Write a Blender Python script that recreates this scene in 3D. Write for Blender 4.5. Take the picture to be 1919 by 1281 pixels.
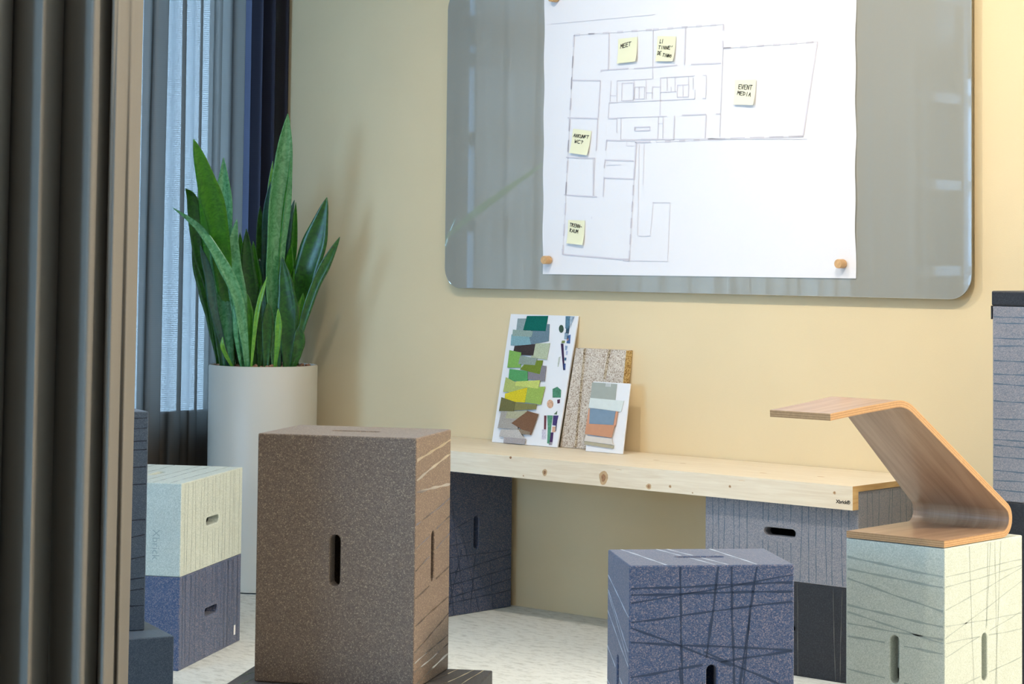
import bpy, bmesh, math, random
from mathutils import Vector, Matrix

random.seed(7)
scene = bpy.context.scene
for o in list(bpy.data.objects):
    bpy.data.objects.remove(o)
COL = scene.collection
S = 1.25                      # metres per working unit

# ------------------------------------------------------------------ camera
W, H = 1919, 1281
FPX, CY = 4166.677, 257.58
PITCH, ROLL, YAW = 0.05429, 0.01043, -0.72548
CAM = Vector((0.0, -4.3452, 0.89276))
fwd = Vector((math.sin(YAW), math.cos(YAW), 0)); rgt = Vector((math.cos(YAW), -math.sin(YAW), 0)); up = Vector((0, 0, 1))
f2 = fwd * math.cos(PITCH) + up * math.sin(PITCH)
u2 = up * math.cos(PITCH) - fwd * math.sin(PITCH)
r3 = rgt * math.cos(ROLL) + u2 * math.sin(ROLL)
u3 = u2 * math.cos(ROLL) - rgt * math.sin(ROLL)
cd = bpy.data.cameras.new('camera'); cam = bpy.data.objects.new('camera', cd); COL.objects.link(cam)
cd.sensor_width = 36.0; cd.sensor_fit = 'HORIZONTAL'; cd.lens = FPX * 36.0 / W
cd.shift_y = -(H / 2 - CY) / W
cd.clip_start = 0.05; cd.clip_end = 100
m = Matrix((r3, u3, -f2)).transposed().to_4x4(); m.translation = CAM * S
cam.matrix_world = m
scene.camera = cam

scene.view_settings.view_transform = 'Standard'
scene.view_settings.look = 'None'
scene.view_settings.gamma = 1.0
scene.view_settings.use_curve_mapping = False
scene.view_settings.exposure = 0.1

# ------------------------------------------------------------------ daylight, lamps and added fill lights
world = bpy.data.worlds.new('sky'); scene.world = world; world.use_nodes = True
bg = world.node_tree.nodes['Background']
bg.inputs['Color'].default_value = (0.34, 0.62, 1.0, 1); bg.inputs['Strength'].default_value = 20.0

def spot(name, loc, target, energy, col, size, ang, blend=0.6):
    l = bpy.data.lights.new(name, 'SPOT'); l.energy = energy; l.color = col
    l.shadow_soft_size = size; l.spot_size = math.radians(ang); l.spot_blend = blend
    o = bpy.data.objects.new(name, l); COL.objects.link(o)
    o.location = Vector(loc) * S
    d = (Vector(target) - Vector(loc)); o.rotation_euler = d.to_track_quat('-Z', 'Y').to_euler()
def area(name, loc, target, energy, col, sx, sy):
    l = bpy.data.lights.new(name, 'AREA'); l.energy = energy; l.color = col
    l.shape = 'RECTANGLE'; l.size = sx * S; l.size_y = sy * S
    o = bpy.data.objects.new(name, l); COL.objects.link(o)
    o.location = Vector(loc) * S
    d = (Vector(target) - Vector(loc)); o.rotation_euler = d.to_track_quat('-Z', 'Y').to_euler()
    return o
WARM = (1.0, 0.89, 0.74)
spot('ceiling_spot', (-3.15, -1.35, 2.08), (-3.1, 0, 0.85), 52, WARM, 0.03, 110, 0.9)
spot('ceiling_spot', (-2.0, -1.40, 2.08), (-2.2, 0, 0.8), 96, WARM, 0.03, 110, 0.9)
area('added_fill', (0.9, 0.6, 1.95), (-2.6, -1.5, 0.4), 350, (1.0, 0.89, 0.74), 0.9, 0.9)  # area light standing in for an unseen source beyond the wall end
area('added_fill', (-0.8, -4.4, 2.12), (-2.4, -2.2, 0.2), 30, (1.0, 0.87, 0.70), 1.0, 1.0)  # unseen warm fill, added to brighten the front faces
area('added_fill', (-2.6, -2.0, 2.13), (-2.6, -2.0, 0.0), 27, (0.92, 0.96, 1.0), 1.8, 1.8)  # unseen cool fill, added overhead to brighten the top faces

# ------------------------------------------------------------------ helpers
def ray(px, py):
    return f2 + r3 * ((px - W / 2) / FPX) - u3 * ((py - CY) / FPX)
def onz(px, py, z): d = ray(px, py); return CAM + d * ((z - CAM.z) / d.z)
def ony(px, py, y): d = ray(px, py); return CAM + d * ((y - CAM.y) / d.y)
def onx(px, py, x): d = ray(px, py); return CAM + d * ((x - CAM.x) / d.x)
def ondepth(px, py, dep): d = ray(px, py); return CAM + d * (dep / d.dot(f2))
def onplane(px, py, P, n): d = ray(px, py); return CAM + d * ((P - CAM).dot(n) / d.dot(n))

def link(name, bm, mats, parent=None, smooth=False, loc=None):
    me = bpy.data.meshes.new(name)
    bmesh.ops.recalc_face_normals(bm, faces=bm.faces[:]) if not getattr(bm, 'norecalc', False) else None
    bm.to_mesh(me); bm.free()
    return linkmesh(name, me, mats, parent, smooth, loc)
def linkmesh(name, me, mats, parent=None, smooth=False, loc=None):
    if not isinstance(mats, (list, tuple)): mats = [mats]
    for mt in mats: me.materials.append(mt)
    if smooth:
        for p in me.polygons: p.use_smooth = True
    o = bpy.data.objects.new(name, me); COL.objects.link(o)
    if parent: o.parent = parent
    if loc is not None: o.location = loc
    return o
def tag(o, label=None, cat=None, group=None, kind=None):
    if label: o['label'] = label
    if cat: o['category'] = cat
    if group: o['group'] = group
    if kind: o['kind'] = kind
    return o
def thing(name, loc, label, cat, rz=0, group=None):
    o = bpy.data.objects.new(name, None); COL.objects.link(o); o.empty_display_size = 0.05
    o.location = Vector(loc) * S; o.rotation_euler = (0, 0, rz)
    return tag(o, label, cat, group)
def box(bm, lo, hi, mat=0):
    """box between two corners, in metres"""
    x0, y0, z0 = lo; x1, y1, z1 = hi
    v = [bm.verts.new(p) for p in ((x0,y0,z0),(x1,y0,z0),(x1,y1,z0),(x0,y1,z0),(x0,y0,z1),(x1,y0,z1),(x1,y1,z1),(x0,y1,z1))]
    for f in ((0,3,2,1),(4,5,6,7),(0,1,5,4),(1,2,6,5),(2,3,7,6),(3,0,4,7)):
        bm.faces.new([v[i] for i in f]).material_index = mat
def ubox(bm, lo, hi, mat=0): box(bm, [c * S for c in lo], [c * S for c in hi], mat)
def prism(bm, pts, off, mat=0):
    """closed outline (Vectors, metres) extruded by vector off"""
    a = [bm.verts.new(p) for p in pts]; b = [bm.verts.new(Vector(p) + off) for p in pts]
    n = len(pts)
    bm.faces.new(a).material_index = mat; bm.faces.new(b[::-1]).material_index = mat
    for i in range(n):
        bm.faces.new([a[i], b[i], b[(i+1) % n], a[(i+1) % n]]).material_index = mat
def bake_mods(o):
    dg = bpy.context.evaluated_depsgraph_get(); dg.update()
    me = bpy.data.meshes.new_from_object(o.evaluated_get(dg))
    o.modifiers.clear(); o.data = me
def bevel(o, w, seg=2, ang=35):
    b = o.modifiers.new('bevel', 'BEVEL'); b.width = w; b.segments = seg; b.limit_method = 'ANGLE'; b.angle_limit = math.radians(ang)

# ------------------------------------------------------------------ materials
def new_mat(name):
    m = bpy.data.materials.new(name); m.use_nodes = True
    nt = m.node_tree; p = nt.nodes['Principled BSDF']
    return m, nt, p
def plain(name, col, rough=0.6, spec=0.5, noise=0.0, nscale=60, bump=0.0, bscale=200, metal=0, coat=0):
    m, nt, p = new_mat(name)
    p.inputs['Roughness'].default_value = rough; p.inputs['Specular IOR Level'].default_value = spec
    p.inputs['Metallic'].default_value = metal; p.inputs['Coat Weight'].default_value = coat
    tc = nt.nodes.new('ShaderNodeTexCoord')
    n = nt.nodes.new('ShaderNodeTexNoise'); n.inputs['Scale'].default_value = nscale; n.inputs['Detail'].default_value = 4
    nt.links.new(tc.outputs['Object'], n.inputs['Vector'])
    r = nt.nodes.new('ShaderNodeMapRange'); r.inputs['To Min'].default_value = 1 - noise; r.inputs['To Max'].default_value = 1 + noise
    r.inputs['From Min'].default_value = 0.3; r.inputs['From Max'].default_value = 0.7
    nt.links.new(n.outputs['Fac'], r.inputs['Value'])
    mx = nt.nodes.new('ShaderNodeVectorMath'); mx.operation = 'SCALE'; mx.inputs[0].default_value = col
    nt.links.new(r.outputs['Result'], mx.inputs['Scale']); nt.links.new(mx.outputs[0], p.inputs['Base Color'])
    if bump:
        b = nt.nodes.new('ShaderNodeBump'); b.inputs['Strength'].default_value = bump; b.inputs['Distance'].default_value = 0.002
        n2 = nt.nodes.new('ShaderNodeTexNoise'); n2.inputs['Scale'].default_value = bscale; n2.inputs['Detail'].default_value = 3
        nt.links.new(tc.outputs['Object'], n2.inputs['Vector']); nt.links.new(n2.outputs['Fac'], b.inputs['Height'])
        nt.links.new(b.outputs['Normal'], p.inputs['Normal'])
    return m
def foam(name, cols, scale=560, rough=0.5, spec=0.45):
    """granulated foam: every granule takes one of the colours"""
    m, nt, p = new_mat(name)
    p.inputs['Roughness'].default_value = rough; p.inputs['Specular IOR Level'].default_value = spec
    p.inputs['Sheen Weight'].default_value = 0.16; p.inputs['Sheen Roughness'].default_value = 0.35
    tc = nt.nodes.new('ShaderNodeTexCoord')
    v = nt.nodes.new('ShaderNodeTexVoronoi'); v.inputs['Scale'].default_value = scale
    nt.links.new(tc.outputs['Object'], v.inputs['Vector'])
    s = nt.nodes.new('ShaderNodeSeparateColor'); nt.links.new(v.outputs['Color'], s.inputs['Color'])
    r = nt.nodes.new('ShaderNodeValToRGB'); r.color_ramp.interpolation = 'LINEAR'
    el = r.color_ramp.elements
    while len(el) < len(cols): el.new(0.5)
    for i, (pos, c) in enumerate(cols):
        el[i].position = pos; el[i].color = (*c, 1)
    nt.links.new(s.outputs['Red'], r.inputs['Fac'])
    n = nt.nodes.new('ShaderNodeTexNoise'); n.inputs['Scale'].default_value = 9; n.inputs['Detail'].default_value = 5
    nt.links.new(tc.outputs['Object'], n.inputs['Vector'])
    mr = nt.nodes.new('ShaderNodeMapRange'); mr.inputs['To Min'].default_value = 0.9; mr.inputs['To Max'].default_value = 1.1
    nt.links.new(n.outputs['Fac'], mr.inputs['Value'])
    mx = nt.nodes.new('ShaderNodeVectorMath'); mx.operation = 'SCALE'
    nt.links.new(r.outputs['Color'], mx.inputs[0]); nt.links.new(mr.outputs['Result'], mx.inputs['Scale'])
    nt.links.new(mx.outputs[0], p.inputs['Base Color'])
    b = nt.nodes.new('ShaderNodeBump'); b.inputs['Strength'].default_value = 0.2; b.inputs['Distance'].default_value = 0.001
    nt.links.new(v.outputs['Distance'], b.inputs['Height']); nt.links.new(b.outputs['Normal'], p.inputs['Normal'])
    return m
def wood(name, c1, c2, axis=0, scale=14, rough=0.5, spec=0.35, stretch=14, coat=0.0):
    m, nt, p = new_mat(name)
    p.inputs['Roughness'].default_value = rough; p.inputs['Specular IOR Level'].default_value = spec; p.inputs['Coat Weight'].default_value = coat
    tc = nt.nodes.new('ShaderNodeTexCoord'); mp = nt.nodes.new('ShaderNodeMapping')
    sc = [stretch, stretch, stretch] if axis < 3 else [stretch, 1.0, 1.0]
    if axis < 3: sc[axis] = 1.0
    mp.inputs['Scale'].default_value = sc
    nt.links.new(tc.outputs['Object'], mp.inputs['Vector'])
    n = nt.nodes.new('ShaderNodeTexNoise'); n.inputs['Scale'].default_value = scale * 0.35; n.inputs['Detail'].default_value = 6; n.inputs['Roughness'].default_value = 0.6
    n.inputs['Distortion'].default_value = 0.8
    nt.links.new(mp.outputs['Vector'], n.inputs['Vector'])
    r = nt.nodes.new('ShaderNodeValToRGB')
    r.color_ramp.elements[0].position = 0.32; r.color_ramp.elements[0].color = (*c1, 1)
    r.color_ramp.elements[1].position = 0.66; r.color_ramp.elements[1].color = (*c2, 1)
    nt.links.new(n.outputs['Fac'], r.inputs['Fac']); nt.links.new(r.outputs['Color'], p.inputs['Base Color'])
    return m

M = {}
M['yellow_wall'] = plain('yellow_wall', (0.77, 0.615, 0.375), 0.85, 0.2, 0.02, 3, 0.12, 260)
M['white_wall'] = plain('white_wall', (0.34, 0.33, 0.31), 0.9, 0.2, 0.02, 3)
M['dark_wall'] = plain('dark_wall', (0.10, 0.09, 0.095), 0.9, 0.2, 0.02, 3)
M['ceiling'] = plain('ceiling_paint', (0.78, 0.77, 0.74), 0.9, 0.2, 0.01, 3)
M['mint'] = foam('mint_foam', [(0.0, (0.41, 0.455, 0.39)), (0.5, (0.50, 0.545, 0.47)), (1.0, (0.61, 0.635, 0.56))])
M['mint_line'] = plain('mint_cut_line', (0.36, 0.41, 0.37), 0.14, 0.8, 0.05, 300, coat=0.3)
M['slate'] = foam('slate_foam', [(0.0, (0.024, 0.048, 0.115)), (0.5, (0.055, 0.088, 0.165)), (0.82, (0.125, 0.125, 0.175)), (1.0, (0.26, 0.21, 0.235))])
M['slate_line'] = plain('slate_cut_line', (0.022, 0.038, 0.080), 0.35, 0.5, 0.05, 300)
M['slate_sheen'] = plain('scored_line_sheen', (0.48, 0.54, 0.64), 0.4, 0.5, 0.05, 300)  # scored lines with their reflected sheen put into the colour
M['navy'] = foam('navy_foam', [(0.0, (0.022, 0.038, 0.062)), (0.6, (0.038, 0.06, 0.088)), (1.0, (0.065, 0.09, 0.12))])
M['navy_line'] = plain('navy_cut_line', (0.02, 0.028, 0.045), 0.14, 0.8, 0.05, 300, coat=1.0)
M['grey'] = foam('grey_foam', [(0.0, (0.14, 0.155, 0.19)), (0.5, (0.22, 0.225, 0.255)), (0.8, (0.27, 0.255, 0.275)), (1.0, (0.35, 0.31, 0.31))])
M['grey_line'] = plain('grey_cut_line', (0.11, 0.15, 0.20), 0.14, 0.8, 0.05, 300, coat=0.3)
M['charcoal'] = foam('charcoal_foam', [(0.0, (0.008, 0.008, 0.011)), (0.7, (0.018, 0.019, 0.024)), (1.0, (0.035, 0.035, 0.04))])
M['charcoal_line'] = plain('charcoal_cut_line', (0.03, 0.032, 0.036), 0.14, 0.8, 0.05, 300, coat=1.0)
M['brown'] = foam('brown_foam', [(0.0, (0.125, 0.082, 0.056)), (0.6, (0.18, 0.122, 0.084)), (0.88, (0.235, 0.168, 0.115)), (1.0, (0.38, 0.28, 0.18))])
M['brown_line'] = plain('brown_cut_line', (0.22, 0.165, 0.12), 0.14, 0.8, 0.05, 300, coat=1.0)
M['dark_brown'] = foam('dark_brown_foam', [(0.0, (0.025, 0.018, 0.016)), (0.7, (0.055, 0.040, 0.036)), (1.0, (0.11, 0.085, 0.07))])
M['dark_brown_line'] = plain('dark_brown_cut_line', (0.12, 0.10, 0.085), 0.14, 0.8, 0.05, 300, coat=1.0)
M['pine'] = wood('pine', (0.74, 0.61, 0.44), (0.84, 0.73, 0.56), 0, 16, 0.5, 0.35, 18)
M['pine_edge'] = wood('pine_edge', (0.46, 0.27, 0.10), (0.60, 0.40, 0.18), 1, 20, 0.6, 0.3, 12)
M['knot'] = plain('pine_knot', (0.34, 0.18, 0.09), 0.5, 0.3, 0.35, 120)
M['knot_ring'] = plain('pine_knot_ring', (0.56, 0.38, 0.21), 0.5, 0.3, 0.15, 90)
M['ply'] = wood('beech_veneer', (0.32, 0.185, 0.105), (0.46, 0.295, 0.18), 3, 7, 0.38, 0.45, 16, 0.15)
M['ply_core'] = plain('plywood_layer', (0.50, 0.30, 0.14), 0.5, 0.3, 0.1, 200)
M['ply_glue'] = plain('plywood_dark_layer', (0.38, 0.21, 0.095), 0.5, 0.3, 0.1, 200)
M['pot'] = plain('planter_shell', (0.60, 0.55, 0.46), 0.42, 0.4, 0.01, 5)
M['pebble'] = plain('clay_pebble', (0.36, 0.19, 0.12), 0.8, 0.2, 0.5, 70)
M['glassboard'] = plain('glass_board', (0.45, 0.44, 0.375), 0.4, 0.5, 0.0, 5, coat=1.0)
M['glassboard'].node_tree.nodes['Principled BSDF'].inputs['Coat IOR'].default_value = 4.2
M['glassboard'].node_tree.nodes['Principled BSDF'].inputs['Coat Roughness'].default_value = 0.012
M['board_edge'] = plain('glass_board_edge', (0.22, 0.19, 0.12), 0.3, 0.5)
M['paper'] = plain('plan_paper', (0.83, 0.80, 0.80), 0.55, 0.25, 0.01, 4)
M['plan_line'] = plain('plan_ink', (0.67, 0.62, 0.65), 0.7, 0.1)
M['plan_faint'] = plain('plan_faint_ink', (0.775, 0.735, 0.75), 0.7, 0.1)
M['note'] = plain('sticky_note_paper', (0.85, 0.81, 0.55), 0.7, 0.2)
M['note_pale'] = plain('pale_sticky_note_paper', (0.86, 0.81, 0.60), 0.7, 0.2)
M['ink'] = plain('black_ink', (0.015, 0.015, 0.012), 0.6, 0.2)
M['peg'] = plain('peg_wood', (0.62, 0.37, 0.17), 0.5, 0.3, 0.12, 120)
M['cardwhite'] = plain('white_card', (0.80, 0.79, 0.79), 0.5, 0.3)
M['wool'] = foam('wood_wool', [(0.0, (0.30, 0.21, 0.15)), (0.3, (0.54, 0.45, 0.36)), (1.0, (0.74, 0.66, 0.56))], 330, 0.9, 0.1)
M['wool_edge'] = foam('wood_wool_edge', [(0.0, (0.25, 0.14, 0.05)), (0.5, (0.55, 0.38, 0.15)), (1.0, (0.66, 0.50, 0.26))], 240, 0.9, 0.1)
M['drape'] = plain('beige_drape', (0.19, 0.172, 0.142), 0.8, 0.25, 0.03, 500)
M['white_trim'] = plain('white_trim', (0.75, 0.76, 0.76), 0.5, 0.4)
M['window_frame'] = plain('window_frame', (0.06, 0.06, 0.065), 0.5, 0.3)
M['lawn'] = plain('terrace', (0.24, 0.26, 0.27), 0.9, 0.1, 0.2, 1)

def carpet():
    m, nt, p = new_mat('pale_carpet')
    p.inputs['Roughness'].default_value = 0.9; p.inputs['Specular IOR Level'].default_value = 0.15
    tc = nt.nodes.new('ShaderNodeTexCoord')
    mp = nt.nodes.new('ShaderNodeMapping'); mp.inputs['Scale'].default_value = (1, 2.2, 1); mp.inputs['Rotation'].default_value = (0, 0, 0.6)
    nt.links.new(tc.outputs['Object'], mp.inputs['Vector'])
    n = nt.nodes.new('ShaderNodeTexNoise'); n.inputs['Scale'].default_value = 22; n.inputs['Detail'].default_value = 9; n.inputs['Roughness'].default_value = 0.72
    nt.links.new(mp.outputs['Vector'], n.inputs['Vector'])
    r = nt.nodes.new('ShaderNodeValToRGB')
    r.color_ramp.elements[0].position = 0.30; r.color_ramp.elements[0].color = (0.42, 0.425, 0.39, 1)
    r.color_ramp.elements[1].position = 0.52; r.color_ramp.elements[1].color = (0.66, 0.67, 0.63, 1)
    nt.links.new(n.outputs['Fac'], r.inputs['Fac']); nt.links.new(r.outputs['Color'], p.inputs['Base Color'])
    n2 = nt.nodes.new('ShaderNodeTexNoise'); n2.inputs['Scale'].default_value = 300
    nt.links.new(tc.outputs['Object'], n2.inputs['Vector'])
    b = nt.nodes.new('ShaderNodeBump'); b.inputs['Strength'].default_value = 0.3; b.inputs['Distance'].default_value = 0.002
    nt.links.new(n2.outputs['Fac'], b.inputs['Height']); nt.links.new(b.outputs['Normal'], p.inputs['Normal'])
    return m
M['carpet'] = carpet()

def sheer(name, col, opac, weave=True):
    """open-weave fabric: thread (diffuse + translucent) and holes"""
    m, nt, p = new_mat(name); nt.nodes.remove(p); out = nt.nodes['Material Output']
    d = nt.nodes.new('ShaderNodeBsdfDiffuse'); d.inputs['Color'].default_value = (*col, 1)
    t = nt.nodes.new('ShaderNodeBsdfTranslucent'); t.inputs['Color'].default_value = (*col, 1)
    g = nt.nodes.new('ShaderNodeBsdfGlossy'); g.inputs['Roughness'].default_value = 0.4; g.inputs['Color'].default_value = (*col, 1)
    tr = nt.nodes.new('ShaderNodeBsdfTransparent'); tr.inputs['Color'].default_value = (1.0, 0.84, 0.72, 1)
    a = nt.nodes.new('ShaderNodeMixShader'); a.inputs[0].default_value = 0.5
    nt.links.new(d.outputs[0], a.inputs[1]); nt.links.new(t.outputs[0], a.inputs[2])
    a2 = nt.nodes.new('ShaderNodeMixShader'); a2.inputs[0].default_value = 0.15
    nt.links.new(a.outputs[0], a2.inputs[1]); nt.links.new(g.outputs[0], a2.inputs[2])
    mx = nt.nodes.new('ShaderNodeMixShader')
    nt.links.new(tr.outputs[0], mx.inputs[1]); nt.links.new(a2.outputs[0], mx.inputs[2])
    tc = nt.nodes.new('ShaderNodeTexCoord'); w = nt.nodes.new('ShaderNodeTexWave'); w.bands_direction = 'Z'
    w.inputs['Scale'].default_value = 45; w.inputs['Distortion'].default_value = 0.4
    nt.links.new(tc.outputs['Object'], w.inputs['Vector'])
    mr = nt.nodes.new('ShaderNodeMapRange'); mr.inputs['To Min'].default_value = opac - 0.02; mr.inputs['To Max'].default_value = opac + 0.02
    nt.links.new(w.outputs['Fac'], mr.inputs['Value']); nt.links.new(mr.outputs['Result'], mx.inputs[0])
    nt.links.new(mx.outputs[0], out.inputs['Surface'])
    return m
M['sheer'] = sheer('sheer_fabric', (0.085, 0.070, 0.056), 0.955)
M['dark_sheer'] = sheer('dark_curtain_fabric', (0.045, 0.042, 0.055), 0.93)
def glass():
    m, nt, p = new_mat('window_glass'); nt.nodes.remove(p); out = nt.nodes['Material Output']
    tr = nt.nodes.new('ShaderNodeBsdfTransparent'); tr.inputs['Color'].default_value = (0.93, 0.96, 0.97, 1)
    g = nt.nodes.new('ShaderNodeBsdfGlossy'); g.inputs['Roughness'].default_value = 0.02
    f = nt.nodes.new('ShaderNodeFresnel'); f.inputs['IOR'].default_value = 1.45
    mx = nt.nodes.new('ShaderNodeMixShader'); nt.links.new(f.outputs[0], mx.inputs[0])
    nt.links.new(tr.outputs[0], mx.inputs[1]); nt.links.new(g.outputs[0], mx.inputs[2]); nt.links.new(mx.outputs[0], out.inputs['Surface'])
    return m
M['glass'] = glass()

# ------------------------------------------------------------------ room shell
XW, XE, YN, YS, ZC = -4.806, 3.2, 0.0, -7.2, 2.16
def struct(name, bm, mat, parent=None):
    o = link(name, bm, mat, parent); 
    if parent is None: o['kind'] = 'structure'
    return o
YF = 3.0
bm = bmesh.new(); ubox(bm, (XW - .2, YS - .2, -.1), (XE + .2, YF + .2, 0)); struct('floor', bm, M['carpet'])
bm = bmesh.new(); ubox(bm, (XW - .2, YS - .2, ZC), (XE + .2, YF + .2, ZC + .1)); struct('ceiling', bm, M['ceiling'])
bm = bmesh.new(); ubox(bm, (XW, 0, 0), (-1.75, .2, ZC)); struct('wall_back', bm, M['yellow_wall'])
bm = bmesh.new(); ubox(bm, (XE, YS, 0), (XE + .2, YF, ZC)); struct('wall_right', bm, M['white_wall'])
WX0, WX1, WZ0, WZ1 = -4.6, -2.9, .30, 2.02
bm = bmesh.new(); ubox(bm, (XW, YS - .2, 0), (WX0, YS, ZC)); ubox(bm, (WX1, YS - .2, 0), (XE + .2, YS, ZC)); ubox(bm, (WX0, YS - .2, 0), (WX1, YS, WZ0)); ubox(bm, (WX0, YS - .2, WZ1), (WX1, YS, ZC))
struct('wall_front', bm, M['white_wall'])
bm = bmesh.new()
for a, b, c, d in ((WX0, WX1, WZ0, WZ0 + .04), (WX0, WX1, WZ1 - .04, WZ1), (WX0, WX0 + .04, WZ0 + .04, WZ1 - .04), (WX1 - .04, WX1, WZ0 + .04, WZ1 - .04), (-3.77, -3.73, WZ0 + .04, WZ1 - .04)):
    ubox(bm, (a, YS - .12, c), (b, YS - .07, d))
fr = struct('window_6', bm, M['window_frame'])  # unseen window, added to throw blue daylight on left and front faces
bm = bmesh.new(); ubox(bm, (WX0 + .01, YS - .098, WZ0 + .01), (WX1 - .01, YS - .092, WZ1 - .01)); link('pane', bm, M['glass'], fr)
pl = area('window_portal', ((WX0 + WX1) / 2, YS - .17, (WZ0 + WZ1) / 2), ((WX0 + WX1) / 2, 0, (WZ0 + WZ1) / 2), 1, (1, 1, 1), WX1 - WX0, WZ1 - WZ0)
pl.data.cycles.is_portal = True
bm = bmesh.new(); ubox(bm, (-1.95, YF, 0), (XE + .2, YF + .2, ZC)); struct('wall_far', bm, M['white_wall'])
bm = bmesh.new(); ubox(bm, (-1.95, .2, 0), (-1.75, YF, ZC)); struct('wall_side', bm, M['white_wall'])
# left wall with window openings
wins = [(-.72, -.05), (-1.36, -.80), (-3.0, -1.55), (-4.5, -3.62), (-7.1, -4.65)]
BARS = {1: (1.0, 1.275, 1.53, 1.60, 1.65), 3: (0.86, 1.22, 1.587)}
SILL, HEAD = 0.42, 2.02
bm = bmesh.new()
ubox(bm, (XW - .2, YS, 0), (XW, .2, SILL)); ubox(bm, (XW - .2, YS, HEAD), (XW, .2, ZC))
edges = [0.2] + [e for w in wins for e in (w[1], w[0])] + [YS]
for i in range(0, len(edges), 2): ubox(bm, (XW - .2, edges[i + 1], SILL), (XW, edges[i], HEAD))
struct('wall_left', bm, M['white_wall'])
for k, (y0, y1) in enumerate(wins):
    bm = bmesh.new(); xf0, xf1 = XW - .07, XW - .02; fw = .035
    ubox(bm, (xf0, y0, SILL), (xf1, y1, SILL + fw)); ubox(bm, (xf0, y0, HEAD - fw), (xf1, y1, HEAD))
    n = 3 if k == 1 else 2
    for i in range(n + 1):
        yc = y0 + (y1 - y0) * i / n; a = min(max(yc - fw / 2, y0), y1 - fw)
        ubox(bm, (xf0, a, SILL + fw), (xf1, a + fw, HEAD - fw))
    for zc in BARS.get(k, ()):
        ubox(bm, (xf0 + .005, y0 + fw, zc - .021), (xf1 - .005, y1 - fw, zc + .021))
    fr = struct('window_%d' % (k + 1), bm, M['window_frame'])
    bm = bmesh.new(); ubox(bm, (XW - .048, y0 + .01, SILL + .01), (XW - .042, y1 - .01, HEAD - .01))
    link('pane', bm, M['glass'], fr)
    pl = area('window_portal', (XW - .17, (y0 + y1) / 2, (SILL + HEAD) / 2), (0, (y0 + y1) / 2, (SILL + HEAD) / 2), 1, (1, 1, 1), y1 - y0, HEAD - SILL)
    pl.data.cycles.is_portal = True
bm = bmesh.new(); ubox(bm, (XW - .105, -4.49, SILL + .01), (XW - .102, -3.63, HEAD - .01))
M['blind'] = sheer('roller_blind_fabric', (0.46, 0.42, 0.36), 0.97)
tag(link('roller_blind', bm, M['blind']), 'pale roller blind drawn behind the farther barred window, mirrored in the glass board', 'blind')
bm = bmesh.new(); ubox(bm, (XW + .03, YS + .1, 2.07), (XW + .15, -.02, 2.13)); struct('trim_1', bm, M['white_trim'])

# ------------------------------------------------------------------ curtains
def smooth_path(P, n=8):
    out = []
    for i in range(len(P) - 1):
        p0 = P[max(i - 1, 0)]; p1 = P[i]; p2 = P[i + 1]; p3 = P[min(i + 2, len(P) - 1)]
        for k in range(n):
            t = k / n
            out.append(0.5 * ((2 * p1) + (p2 - p0) * t + (2 * p0 - 5 * p1 + 4 * p2 - p3) * t * t + (3 * p1 - p0 - 3 * p2 + p3) * t ** 3))
    out.append(P[-1]); return out
def curtain(name, path, z0, z1, mat, drift, label, cat, rows=16, thick=0.0):
    bm = bmesh.new(); org = Vector((path[0].x, path[0].y, z0)) * S
    cols = []
    for r in range(rows + 1):
        t = r / rows; z = z0 + (z1 - z0) * t; row = []
        for i, p in enumerate(path):
            q = drift(p, i, z); row.append(bm.verts.new(Vector((q.x, q.y, z)) * S - org))
        cols.append(row)
    for r in range(rows):
        for i in range(len(path) - 1):
            bm.faces.new((cols[r][i], cols[r][i + 1], cols[r + 1][i + 1], cols[r + 1][i]))
    o = link(name, bm, mat, smooth=True, loc=org)
    if thick:
        s = o.modifiers.new('cloth', 'SOLIDIFY'); s.thickness = thick; s.offset = 0
    return tag(o, label, cat)
M['thin_sheer'] = sheer('thin_sheer_fabric', (0.16, 0.14, 0.118), 0.66)
for n, ior in (('brown_line', 2.3), ('dark_brown_line', 2.3)): M[n].node_tree.nodes['Principled BSDF'].inputs['Coat IOR'].default_value = ior
# beige drape in the foreground
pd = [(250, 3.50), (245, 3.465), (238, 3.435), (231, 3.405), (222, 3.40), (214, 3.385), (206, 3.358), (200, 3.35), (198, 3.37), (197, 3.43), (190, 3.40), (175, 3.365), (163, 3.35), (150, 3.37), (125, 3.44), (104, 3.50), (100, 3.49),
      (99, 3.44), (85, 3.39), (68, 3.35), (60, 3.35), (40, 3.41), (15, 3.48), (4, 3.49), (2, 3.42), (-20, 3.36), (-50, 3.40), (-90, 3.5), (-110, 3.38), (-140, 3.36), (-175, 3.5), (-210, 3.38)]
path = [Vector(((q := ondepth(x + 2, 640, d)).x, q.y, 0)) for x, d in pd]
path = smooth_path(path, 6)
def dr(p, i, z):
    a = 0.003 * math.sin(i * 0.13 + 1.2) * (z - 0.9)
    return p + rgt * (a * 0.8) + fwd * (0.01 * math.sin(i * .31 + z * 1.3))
curtain('drape', path, 0.012, 2.14, M['drape'], dr, 'floor-length opaque beige drape hanging in soft folds in the left foreground', 'curtain', 18, 0.003)
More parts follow.
